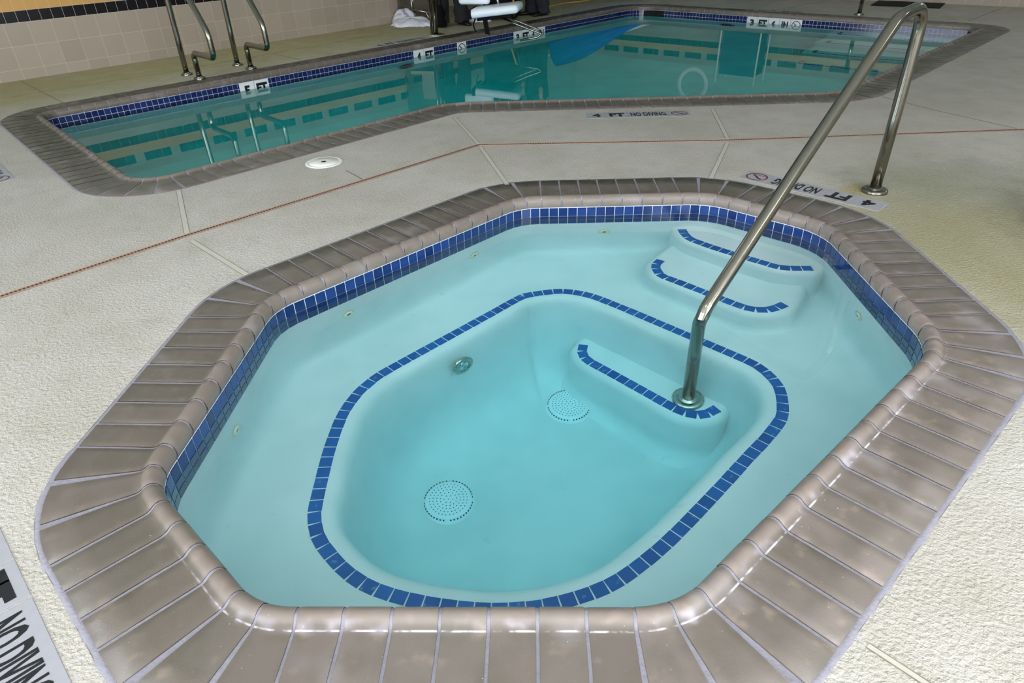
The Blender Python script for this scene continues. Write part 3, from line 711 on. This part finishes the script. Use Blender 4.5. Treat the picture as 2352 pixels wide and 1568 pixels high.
# skimmer lid
lp = gp(744, 373)
root = thing('skimmer_lid', 'round white skimmer lid with black finger hole set in the deck', 'lid', lp)
b = MB(); b.lathe(lp, [(.115, 0), (.114, .003), (.098, .004), (.096, .002), (.093, .002), (.092, .005), (.03, .006), (.0005, .006)], 40); b.build('lid_disc', M['lid'], root, smooth=True)
b = MB(); b.lathe(lp+Z*.0063, [(.017, 0), (.0005, .0004)], 20); b.build('finger_hole', M['dark'], root)
# black mat
P = [gp(1998, 13), gp(2160, 20)]; d = (P[1]-P[0]).normalized(); n = Vector((-d.y, d.x, 0)); c = (P[0]+P[1])/2+n*.47
b = MB(); b.box(c+Z*.005, d*(P[1]-P[0]).length/2*.98, n*.47, Z*.005); tag(b.build('floor_mat', M['mat']), 'black rubber mat lying on the far deck beyond the pool', 'mat')
# yellow hose
b = MB(); b.tube(catmull([gp(1238, 24)+Z*.008, gp(1262, 16)+Z*.008, gp(1300, 8)+Z*.008, gp(1345, 3)+Z*.008, gp(1400, -10)+Z*.008]), .008, 8)
b.tube(catmull([gp(1205, 30)+Z*.008, gp(1238, 24)+Z*.008]), .008, 8)
tag(b.build('garden_hose', M['yellow'], smooth=True), 'thin yellow hose lying on the deck behind the dark trousers', 'hose')

# ------------------------------------------------------------------ room shell
HC = 3.1
def wall(name, p, q, mat, z0=-.01, z1=HC, openings=()):
    """wall from p to q with rectangular openings (s0, s1, z0, z1) in metres along it"""
    b = MB(); d = (q-p); L = d.length; d.normalize(); cuts = sorted(openings); s = 0
    nrm = Vector((-d.y, d.x, 0)); T = .06
    def blk(s0, s1, a, c):
        if s1-s0 < 1e-4 or c-a < 1e-4: return
        b.box(p+d*(s0+s1)/2+nrm*T+Z*(a+c)/2, d*(s1-s0)/2, nrm*T, Z*(c-a)/2)
    for (a0, a1, h0, h1) in cuts:
        blk(s, a0, z0, z1); blk(a0, a1, z0, h0); blk(a0, a1, h1, z1); s = a1
    blk(s, L, z0, z1)
    return tag(b.build(name, mat), kind='structure')
def win(idx, p, d, s0, s1, h0, h1, nrm, mat):
    b = MB(); c = p+d*(s0+s1)/2+nrm*.10+Z*(h0+h1)/2
    b.box(c, d*(s1-s0)/2, nrm*.004, Z*(h1-h0)/2); pane = b.build('window_%d' % idx, mat); tag(pane, kind='structure')
    f = MB(); w = .03
    for e in (-1, 1):
        f.box(c+d*e*(s1-s0)/2-nrm*.05, d*w, nrm*.05, Z*(h1-h0)/2); f.box(c+Z*e*(h1-h0)/2-nrm*.05, d*(s1-s0)/2, nrm*.05, Z*w)
    k = max(1, int((s1-s0)/1.1))
    for i in range(1, k): f.box(p+d*(s0+(s1-s0)*i/k)+nrm*.08+Z*(h0+h1)/2, d*.025, nrm*.02, Z*(h1-h0)/2)
    f.build('window_frame', M['steel'], pane)
# left wall (tiled), recess, far wall
wall('wall_left', C3, C2, M['wall1'])
wall('wall_recess', C4, C3, M['wall1']); wall('wall_recess_back', C5, C4, M['wall1'], openings=((1.5, 2.6, .0, 2.1),))
wall('wall_far', C6, C5, M['wall2'])
b = MB(); dd = (C4-C5).normalized(); nn_ = Vector((-dd.y, dd.x, 0)); b.box(C5+dd*2.05+nn_*.04*-1+nn_*.10+Z*1.04, dd*.54, nn_*.02, Z*1.04)
dr = tag(b.build('door_1', simple('dark_door', (46, 52, 56), .4)), kind='structure')
b = MB(); b.lathe(C5+dd*2.45+nn_*.02+Z*1.0, [(.02, 0), (.02, .03), (.001, .032)], 16, -nn_); b.build('door_handle', M['chrome'], dr)
# right and back walls with windows
dR = (C1-C6).normalized(); nR = Vector((-dR.y, dR.x, 0)); LR = (C1-C6).length
opR = ((LR-6.6, LR-3.4, .5, 2.6),)
wall('wall_right', C6, C1, M['paint'], openings=opR)
dB = (C2-C1).normalized(); nB = Vector((-dB.y, dB.x, 0)); LB = (C2-C1).length
opB = ((.7, 4.2, .25, 2.6), (5.4, 8.6, .9, 2.6))
wall('wall_back', C1, C2, M['paint'], openings=opB)
k = 1
for (a0, a1, h0, h1) in opR: win(k, C6, dR, a0, a1, h0, h1, nR, M['day']); k += 1
for (a0, a1, h0, h1) in opB: win(k, C1, dB, a0, a1, h0, h1, nB, M['day']); k += 1
b = MB(); ring = [(p.x, p.y, HC) for p in floor_ring]; b.add(ring+[(x, y, HC+.1) for x, y, z in ring], [tuple(range(6)), tuple(range(11, 5, -1))]); tag(b.build('ceiling', M['ceil']), kind='structure')
# brown baseboard on the far wall
b = MB(); d = (C5-C6).normalized(); n = Vector((-d.y, d.x, 0)); L = (C5-C6).length; b.box((C5+C6)/2-n*.01*1+Z*.06, d*L/2, n*.008, Z*.06)
tag(b.build('baseboard_far', M['wood']), kind='structure')
# added ceiling lamps, unseen, placed clear of the water reflections
first = None
for i, (a_, b_) in enumerate([(-.4, -1.6), (.9, -1.3), (.2, -2.4), (-.4, 1.0), (2.6, -2.0), (5.6, -2.2), (8.6, -2.0), (10.4, .6), (3.9, 7.6)]):
    p = W(a_, b_, HC)
    root = thing('added_ceiling_light', 'unseen square light added on the ceiling to brighten the pool room', 'added light', p, 'added fill lights')
    b = MB(); b.box(p-Z*.02, E1*.32, E2*.32, Z*.018); b.build('fill_frame', M['ceil'], root)
    b = MB(); b.box(p-Z*.042, E1*.28, E2*.28, Z*.004); b.build('diffuser', M['fill_lamp'], root)

# ------------------------------------------------------------------ hot tub hand rail
rb = Vector((1.95, 3.368, 0)); dv = Vector((math.cos(math.radians(-137.9)), math.sin(math.radians(-137.9)), 0))
root = thing('handrail', 'tall stainless steel handrail rising from the deck and bending down into the hot tub', 'handrail', rb)
q = lambda s, z: rb+dv*s+Z*z
path = rpath([q(0, 0), q(0, .4), q(.012, .895), q(.30, .875), q(1.0, .365), q(1.565, -.062), q(1.598, -.13), q(1.60, -.22), q(1.60, -.83)], [.4, .12, .20, .5, .1, .08, .1], 12)
RT = .0275
b = MB(); b.tube(path, RT, 24); b.build('rail_tube', M['steel'], root, smooth=True)
def flange(c, parent, r=.062, rt=RT, mat='steel'):
    b = MB(); b.lathe(c, [(r, 0), (r, .010), (r*.96, .016), (r*.72, .019), (r*.6, .016), (rt+.012, .016), (rt+.006, .026), (rt-.001, .027)], 36); return b.build('flange', M[mat], parent, smooth=True)
flange(rb, root, .066); flange(q(1.60, -.828), root, .07, RT, 'steel_dark')
# pool stair rail
A = Vector((4.721, 9.649, 0)); Bq = Vector((3.584, 8.316, 0)); d = (Bq-A); L = d.length; d.normalize()
root = thing('handrail', 'slim steel handrail running down into the far right pool steps', 'handrail', A)
b = MB(); b.tube(rpath([A, A+Z*.45, A+Z*.9, A+d*.32+Z*.86, A+d*(L-.0)+Z*-.11, A+d*(L+.13)+Z*-.26, A+d*(L+.14)+Z*-.95], [.4, .13, .2, .08, .05], 10), .0255, 16); b.build('rail_tube', M['steel'], root, smooth=True)
flange(A, root, .06)
# deck grab rails by the wall
hv = Vector((math.cos(math.radians(-46)), math.sin(math.radians(-46)), 0))
def grab(A, label):
    root = thing('grab_rail', label, 'grab rail', A, None)
    q = lambda s, z: A+hv*s+Z*z
    P = rpath([q(0, 0), q(.01, .35), q(.03, .93), q(.30, .93), q(.60, .64), q(.76, .45), q(.765, .235), q(.33, .235), q(.300, .20), q(.300, 0)], [.3, .14, .14, .3, .16, .06, .05, .05, .1], 9)
    b = MB(); b.tube(P, .0255, 18); b.build('rail_tube', M['steel'], root, smooth=True)
    flange(A, root, .055); flange(q(.30, 0), root, .055)
grab(Vector((-3.157, 7.081, 0)), 'left stainless grab rail of the pair beside the tiled wall')
grab(Vector((-2.79, 7.503, 0)), 'right stainless grab rail of the pair, nearer the 5 FT tiles')

# ------------------------------------------------------------------ pool lift
lp0 = Vector((-.83, 9.108, 0))
root = thing('pool_lift', 'white seat pool lift with steel post standing at the far pool edge', 'pool lift', lp0)
b = MB(); b.tube([lp0, lp0+Z*1.5], .032, 20); b.tube([lp0+Vector((-.052, .01, 0)), lp0+Vector((-.052, .01, 1.3))], .014, 12); b.build('post', M['steel'], root, smooth=True)
b = MB(); b.lathe(lp0, [(.11, 0), (.11, .006), (.05, .010), (.034, .012)], 30); b.build('base_plate', M['steel_dark'], root, smooth=True)
b = MB(); b.tube(rpath([lp0+Z*1.45, lp0+Vector((.3, -.25, 1.55)), Vector((-.12, 8.55, 1.45)), Vector((-.12, 8.62, .62))], .12), .028, 16); b.build('arm', M['steel'], root, smooth=True)
sx = Vector((.98, -.18, 0)).normalized(); sy = Vector((-sx.y, sx.x, 0))
sc_ = Vector((-.06, 8.52, .33))
def rbox(name, c, hx, hy, hz, mat, bev=.03, rx=sx, ry=sy, rz=Z, parent=root):
    b = MB(); b.box(c, rx*hx, ry*hy, rz*hz); o = b.build(name, mat, parent); m_ = o.modifiers.new('b', 'BEVEL'); m_.width = bev; m_.segments = 4
    for p in o.data.polygons: p.use_smooth = True
    return o
tilt = (sx+Z*.10).normalized(); tz = tilt.cross(sy).normalized()*-1 if tilt.cross(sy).z < 0 else tilt.cross(sy).normalized()
seat = rbox('seat', sc_, .29, .21, .045, M['seatw'], .04, tilt, sy, tz)
rbox('seat_edge', sc_-tilt*.275, .022, .215, .047, M['rubber'], .012, tilt, sy, tz)
bd = (Z+sx*-.15).normalized()
rbox('backrest', sc_+Vector((-.25, .10, .262)), .185, .035, .21, M['seatw'], .04, sx, sy, Z)
for e in (-.18, .02):
    b = MB(); b.tube([sc_+sx*e+sy*.1+Z*.0, sc_+sx*(e-.05)+sy*.13+Z*.2], .012, 10); b.build('backrest_support', M['chrome'], root, smooth=True)
rbox('seat_frame', sc_-Z*.065+sx*.0, .2, .16, .014, M['rubber'], .006, tilt, sy, tz)
b = MB(); b.tube(rpath([sc_+sx*.02-Z*.07, Vector((.14, 8.38, .20)), Vector((.31, 8.36, .135)), Vector((.46, 8.34, .085)), Vector((.40, 8.33, .052)), Vector((.20, 8.34, .022))], [.1, .1, .04, .02]), .011, 12)
b.tube(rpath([sc_+sx*.02+sy*.2-Z*.07, Vector((.16, 8.62, .20)), Vector((.33, 8.60, .135)), Vector((.46, 8.58, .085)), Vector((.44, 8.34, .07))], [.1, .1, .04]), .011, 12)
b.build('footrest', M['steel'], root, smooth=True)
b = MB(); b.box(Vector((-.18, 8.4, .175)), Vector((.028, 0, -.006)), Vector((0, .004, 0)), Vector((.012, 0, -.085))); 
b.tube(catmull([Vector((-.30, 8.4, .26)), Vector((-.325, 8.4, .2)), Vector((-.315, 8.4, .15)), Vector((-.295, 8.4, .12))]), .008, 8)
b.build('seat_belt', M['rubber'], root)

# ------------------------------------------------------------------ people, towels, chair, bags
def loft(b, secs, n=20, mi=0):
    """secs: (centre, rx, ry, yaw) elliptical sections from bottom to top"""
    R = []
    for c, rx, ry, yaw in secs:
        c = Vector(c); R.append([(c.x+math.cos(t)*rx*math.cos(yaw)-math.sin(t)*ry*math.sin(yaw), c.y+math.cos(t)*rx*math.sin(yaw)+math.sin(t)*ry*math.cos(yaw), c.z) for t in (2*math.pi*k/n for k in range(n))])
    b.rings(R, mi, True, True)
def person(origin, yaw, feet, name_label, trou, shirt, bend=0):
    o = Vector(origin); root = thing('person', name_label, 'person', o)
    f = Vector((math.cos(yaw), math.sin(yaw), 0)); s = Vector((-f.y, f.x, 0))
    hipc = o+Z*.90
    # one continuous body: pelvis, spine, neck, head, arms, legs
    J = {'pel': hipc, 'sp': hipc+Z*.22, 'ch': hipc+Z*.42+f*.02, 'nk': hipc+Z*.58, 'hd': hipc+Z*.68+f*.01, 'tp': hipc+Z*.80}
    E = [('pel', 'sp'), ('sp', 'ch'), ('ch', 'nk'), ('nk', 'hd'), ('hd', 'tp')]; Rr = {'pel': .13, 'sp': .125, 'ch': .14, 'nk': .055, 'hd': .085, 'tp': .065}
    hands = []
    for sg, ft in zip((1, -1), feet):
        ft = Vector(ft)
        for k_, p_, r_ in ((('sh%d' % sg), hipc+Z*.50+s*sg*.18, .062), (('el%d' % sg), hipc+Z*.22+s*sg*.25-f*.03, .043), (('wr%d' % sg), hipc-Z*.02+s*sg*.26+f*.08, .030), (('hp%d' % sg), hipc-Z*.06+s*sg*.09, .10),
                           (('kn%d' % sg), (hipc+s*sg*.1+ft)/2+Z*.02+f*.03, .062), (('an%d' % sg), ft+Z*.08, .04)):
            J[k_] = p_; Rr[k_] = r_
        E += [('ch', 'sh%d' % sg), ('sh%d' % sg, 'el%d' % sg), ('el%d' % sg, 'wr%d' % sg), ('pel', 'hp%d' % sg), ('hp%d' % sg, 'kn%d' % sg), ('kn%d' % sg, 'an%d' % sg)]
        w = J['wr%d' % sg]; J['pm%d' % sg] = w-Z*.07+f*.01; Rr['pm%d' % sg] = .026; E.append(('wr%d' % sg, 'pm%d' % sg))
        for q_, (dx, ln_) in enumerate(((-.027, .075), (-.009, .085), (.009, .08), (.027, .062))):
            a_ = J['pm%d' % sg]+f*dx-Z*.02; J['f%d%d' % (q_, sg)] = a_; J['g%d%d' % (q_, sg)] = a_-Z*ln_*.5-s*sg*.01; J['h%d%d' % (q_, sg)] = a_-Z*ln_-s*sg*.028
            for x_ in 'fgh': Rr['%s%d%d' % (x_, q_, sg)] = .0085
            E += [('pm%d' % sg, 'f%d%d' % (q_, sg)), ('f%d%d' % (q_, sg), 'g%d%d' % (q_, sg)), ('g%d%d' % (q_, sg), 'h%d%d' % (q_, sg))]
        a_ = w-Z*.03+f*.03; J['t%d' % sg] = a_; J['u%d' % sg] = a_-Z*.045+f*.018; Rr['t%d' % sg] = .011; Rr['u%d' % sg] = .009; E += [('wr%d' % sg, 't%d' % sg), ('t%d' % sg, 'u%d' % sg)]
    keys = list(J); me = bpy.data.meshes.new('body'); me.from_pydata([tuple(J[k_]) for k_ in keys], [(keys.index(a_), keys.index(c_)) for a_, c_ in E], []); me.materials.append(M['skin'])
    body = bpy.data.objects.new('body', me); C.objects.link(body); body.parent = root; body.matrix_parent_inverse = root.matrix_world.inverted()
    body.modifiers.new('skin', 'SKIN'); me.attributes  # skin layer is created with the modifier
    if not me.skin_vertices:
        bm = bmesh.new(); bm.from_mesh(me); bm.verts.layers.skin.verify(); bm.to_mesh(me); bm.free()
    for i, k_ in enumerate(keys):
        me.skin_vertices[0].data[i].radius = (Rr[k_], Rr[k_]); me.skin_vertices[0].data[i].use_root = (k_ == 'pel')
    ss = body.modifiers.new('sub', 'SUBSURF'); ss.levels = 1; ss.render_levels = 2; body.modifiers['skin'].use_smooth_shade = True
    # trousers with creases
    b = MB()
    for sg, ft in zip((1, -1), feet):
        ft = Vector(ft); hp = hipc-Z*.04+s*sg*.085; kn = J['kn%d' % sg]; secs = []
        for i in range(26):
            t = i/25; z = .035+(.88-.035)*t
            c = (ft.lerp(kn, min(1, z/.46)) if z < .46 else kn.lerp(hp, (z-.46)/.42)); c = Vector((c.x, c.y, z))
            r = .100 if z < .46 else .100+(z-.46)*.1
            r *= 1+.07*math.sin(z*38+sg)*(1 if z < .25 else .35)+.03*math.sin(z*17)
            secs.append((c-f*.01, r*.88, r*.95+.004*math.sin(z*50), yaw))
        loft(b, secs, 20)
    loft(b, [(hipc-Z*.10, .17, .11, yaw+math.pi/2), (hipc, .185, .135, yaw+math.pi/2), (hipc+Z*.08, .175, .125, yaw+math.pi/2)], 24)
    b.build('trousers', trou, root, smooth=True)
    b = MB(); loft(b, [(hipc+Z*.03, .185, .14, yaw+math.pi/2), (hipc+Z*.2, .175, .135, yaw+math.pi/2), (hipc+Z*.38, .205, .145, yaw+math.pi/2), (hipc+Z*.5, .20, .12, yaw+math.pi/2), (hipc+Z*.57, .09, .08, yaw+math.pi/2)], 24)
    for sg in (1, -1):
        b.tube([J['sh%d' % sg]+Z*.01, J['el%d' % sg], J['wr%d' % sg]+Z*.03], [.08, .062, .045], 14)
    b.build('shirt', shirt, root, smooth=True)
    for ft, ty in zip(feet, (.12, -.25)):
        ft = Vector(ft); g = Vector((math.cos(yaw+ty), math.sin(yaw+ty), 0)); y2 = yaw+ty
        b = MB(); R = []
        for x_, wd, hh in ((-.085, .022, .05), (-.07, .036, .085), (-.02, .042, .095), (.04, .043, .075), (.09, .050, .058), (.14, .047, .048), (.175, .034, .038), (.19, .012, .026)):
            c = ft+g*x_; sd = Vector((-g.y, g.x, 0)); R.append([tuple(c+sd*wd*math.cos(t)+Z*(hh/2+hh/2*math.sin(t))) for t in (2*math.pi*k/14 for k in range(14))])
        b.rings(R, None, True, True); b.build('shoe', M['shoe'], root, smooth=True)
    # head: hair cap, face features
    hd = J['hd']+Z*.045
    b = MB(); b.lathe(hd+Z*.015-f*.012, [(.093, -.02), (.096, .02), (.085, .06), (.05, .088), (.001, .095)], 24); b.build('hair', M['hair'], root, smooth=True)
    for sg in (1, -1):
        b = MB(); b.lathe(hd+f*.078+s*sg*.03-Z*.01, [(.011, 0), (.008, .006), (.001, .008)], 10, f, 0); b.build('eye', M['black'], root, smooth=True)
        b = MB(); b.box(hd+s*sg*.088-Z*.015, f*.014, s*.007, Z*.026); b.build('ear', M['skin'], root, smooth=True)
    b = MB(); b.tube([hd+f*.085+Z*.0, hd+f*.104-Z*.03, hd+f*.088-Z*.038], [.007, .011, .008], 8); b.build('nose', M['skin'], root, smooth=True)
    b = MB(); b.box(hd+f*.086-Z*.062, s*.022, f*.004, Z*.004); b.build('mouth', M['strapm'], root)
    return root
person((-.68, 9.92, 0), math.radians(-62), [(-.53, 9.90, 0), (-.80, 9.86, 0)], 'person in black trousers and black shoes standing between lift post and white seat', M['trouser'], M['shirt'])
person((.50, 10.62, 0), math.radians(-150), [(.43, 10.66, 0), (.60, 10.56, 0)][::-1], 'person in dark navy trousers standing at the pool edge right of the lift seat', M['trouser2'], M['shirt2'])
def crumple(b, c, rx, ry, h, seed, n=40, rg=16):
    rnd = random.Random(seed); ph = [rnd.uniform(0, 6.28) for _ in range(12)]; c = Vector(c); R = []
    for i in range(rg+1):
        t = i/rg; r = math.cos(t*math.pi/2)**.6 if i < rg else .01; ring = []
        for k in range(n):
            a = 2*math.pi*k/n
            w = 1+.12*math.sin(3*a+ph[0])+.08*math.sin(7*a+ph[1]+3*t)+.05*math.sin(13*a+ph[2]-5*t)
            zz = h*math.sin(t*math.pi/2)*(1+.22*math.sin(4*a+ph[3]+4*t)+.14*math.sin(9*a+ph[4]+2*t)+.10*math.sin(15*a+ph[5]+7*t))
            ring.append((c.x+rx*r*w*math.cos(a), c.y+ry*r*w*math.sin(a), max(.004, zz)+.003*math.sin(11*a+ph[6])))
        R.append(ring)
    b.rings(R, None, False, True)
b = MB(); crumple(b, (-1.25, 10.02, 0), .27, .20, .075, 3); crumple(b, (-1.33, 10.22, 0), .16, .20, .14, 5); crumple(b, (-1.02, 9.92, 0), .16, .12, .05, 9)
tag(b.build('towel_pile', M['towel'], smooth=True), 'crumpled heap of white towels on the deck at the wall corner', 'towels')
b = MB(); crumple(b, (-.42, 10.25, 0), .2, .22, .09, 12); crumple(b, (-.30, 10.12, 0), .15, .08, .03, 13)
tag(b.build('towel', M['towel'], smooth=True), 'white towel on the deck between the black shoes and the lift seat', 'towel')
# folding chair beside the towels
root = thing('chair', 'grey metal framed chair with beige panels standing over the towels', 'chair', (-1.1, 10.45, 0))
def tb(name, pts, r=.012, mat='steel_dark', par=root):
    b = MB(); b.tube(pts, r, 10); return b.build(name, M[mat], par, smooth=True)
k_ = [Vector((-1.24, 10.30, 0)), Vector((-.98, 10.22, 0)), Vector((-.92, 10.72, 0)), Vector((-1.28, 10.80, 0))]
for p in k_: tb('leg', [p, p+Z*.42])
tb('stretcher', [k_[0]+Z*.155, k_[1]+Z*.12]); tb('stretcher', [k_[1]+Z*.12, k_[2]+Z*.12]); tb('brace', [k_[1]+Z*.115-Vector((.06, 0, 0)), k_[1]+Z*.01])
b = MB(); b.box(Vector((-1.1, 10.5, .43)), Vector((.2, -.05, 0)), Vector((.05, .25, 0)), Z*.02); b.build('seat', simple('beige_vinyl', (170, 156, 140), .6), root)
b = MB(); b.box(Vector((-1.05, 10.78, .7)), Vector((.2, -.03, 0)), Vector((.0, .02, 0)), Z*.22); b.build('backrest', simple('beige_vinyl_back', (170, 156, 140), .6), root)
# black tool bag hanging in front of the left leg, duffel behind the seat
b = MB(); loft(b, [((-.80, 9.70, .01), .06, .04, 0), ((-.81, 9.70, .05), .085, .05, .2), ((-.83, 9.71, .11), .07, .055, .5), ((-.81, 9.71, .17), .08, .045, .1), ((-.80, 9.71, .22), .045, .03, .6), ((-.80, 9.71, .27), .02, .02, 0)], 18)
o = b.build('tool_bag', M['rubber'], smooth=True); tag(o, 'small black bag hanging against the left trouser leg behind the lift post', 'bag')
b = MB(); b.tube(rpath([(-.84, 9.74, .2), (-.83, 9.74, .5), (-.79, 9.74, .5), (-.79, 9.74, .2)], .03), .006, 8); b.build('strap', M['rubber'], o, smooth=True)
root = thing('duffel_bag', 'black duffel bag with yellow and maroon strap behind the white lift seat', 'bag', (.0, 10.3, 0))
b = MB(); b.tube([(-.22, 10.35, .17), (-.18, 10.33, .17), (.2, 10.25, .17), (.26, 10.24, .17)], [.08, .16, .16, .09], 20); b.build('bag_body', M['rubber'], root, smooth=True)
b = MB(); b.tube(catmull([(.10, 10.14, .05), (.14, 10.08, .16), (.18, 10.12, .30), (.2, 10.26, .36)]), .012, 8); b.build('strap', M['yellow'], root, smooth=True)
b = MB(); b.tube(catmull([(.17, 10.13, .05), (.21, 10.07, .16), (.24, 10.11, .30), (.24, 10.26, .36)]), .014, 8); b.build('strap', M['strapm'], root, smooth=True)
# ------------------------------------------------------------------ things the pool mirrors on the far side
rc = Vector((3.44, 12.66, 1.24)); wd = Vector((w2d.x, w2d.y, 0)); wn = Vector((wd.y, -wd.x, 0))
rc = W2p+wd*((rc-W2p).dot(wd))+wn*.07+Z*1.24
root = thing('life_ring', 'white life ring hanging on the far wall, mirrored in the pool', 'life ring', rc)
b = MB(); b.tube([rc+wd*.26*math.cos(t)+Z*.26*math.sin(t) for t in (2*math.pi*k/40 for k in range(40))], .062, 16, closed=True); b.build('ring', M['ring'], root, smooth=True)
b = MB(); b.tube([rc+wd*.335*math.cos(t)+Z*.335*math.sin(t)+wn*.01*math.sin(8*t) for t in (2*math.pi*k/40 for k in range(40))], .006, 8, closed=True); b.build('rope', M['towel'], root, smooth=True)
uc = Vector((1.0, 12.35, 0))
root = thing('patio_umbrella', 'folded blue umbrella leaning low at the far corner, mirrored in the pool', 'umbrella', uc)
p0, p1 = Vector((2.25, 11.95, .10)), Vector((.85, 12.40, .60)); dd_ = (p1-p0).normalized(); sd_ = dd_.cross(Z).normalized(); up2 = sd_.cross(dd_)
b = MB(); b.tube([p0-dd_*.3+Z*.06, p1+dd_*.5], .02, 12); b.build('pole', M['ring'], root, smooth=True)
b = MB(); RR = []
for i in range(15):
    t_ = i/14; c = p0.lerp(p1, t_); rr = .03+.17*min(1, t_*1.5)**1.2
    RR.append([tuple(c+sd_*(rr*.55*(1+.25*math.sin(6*a+t_*3))*math.cos(a))+up2*(rr*(1+.22*math.sin(5*a+2)+.12*math.sin(9*a+t_*5))*math.sin(a))) for a in (2*math.pi*k/48 for k in range(48))])
b.rings(RR, None, True, True); b.build('canopy', M['bluecloth'], root, smooth=True)
root = thing('towel_cart', 'blue covered cart with white pipe frame by the far wall, mirrored in the pool', 'cart', W2p-wd*.85+wn*.35)
cb_ = W2p-wd*.85+wn*.35
b = MB(); b.box(cb_+Z*.5, wd*.3, wn*.2, Z*.42); b.build('cover', simple('slate_cover', (40, 70, 96), .8), root)
b = MB()
for i in (-1, 1):
    for j in (-1, 1): b.tube([cb_+wd*.33*i+wn*.23*j, cb_+wd*.33*i+wn*.23*j+Z*1.05], .014, 10)
b.build('frame', M['ring'], root, smooth=True)
# ------------------------------------------------------------------ light
w = bpy.data.worlds.new('world'); sc.world = w; w.use_nodes = True
w.node_tree.nodes['Background'].inputs[0].default_value = (.8, .9, 1, 1); w.node_tree.nodes['Background'].inputs[1].default_value = .3
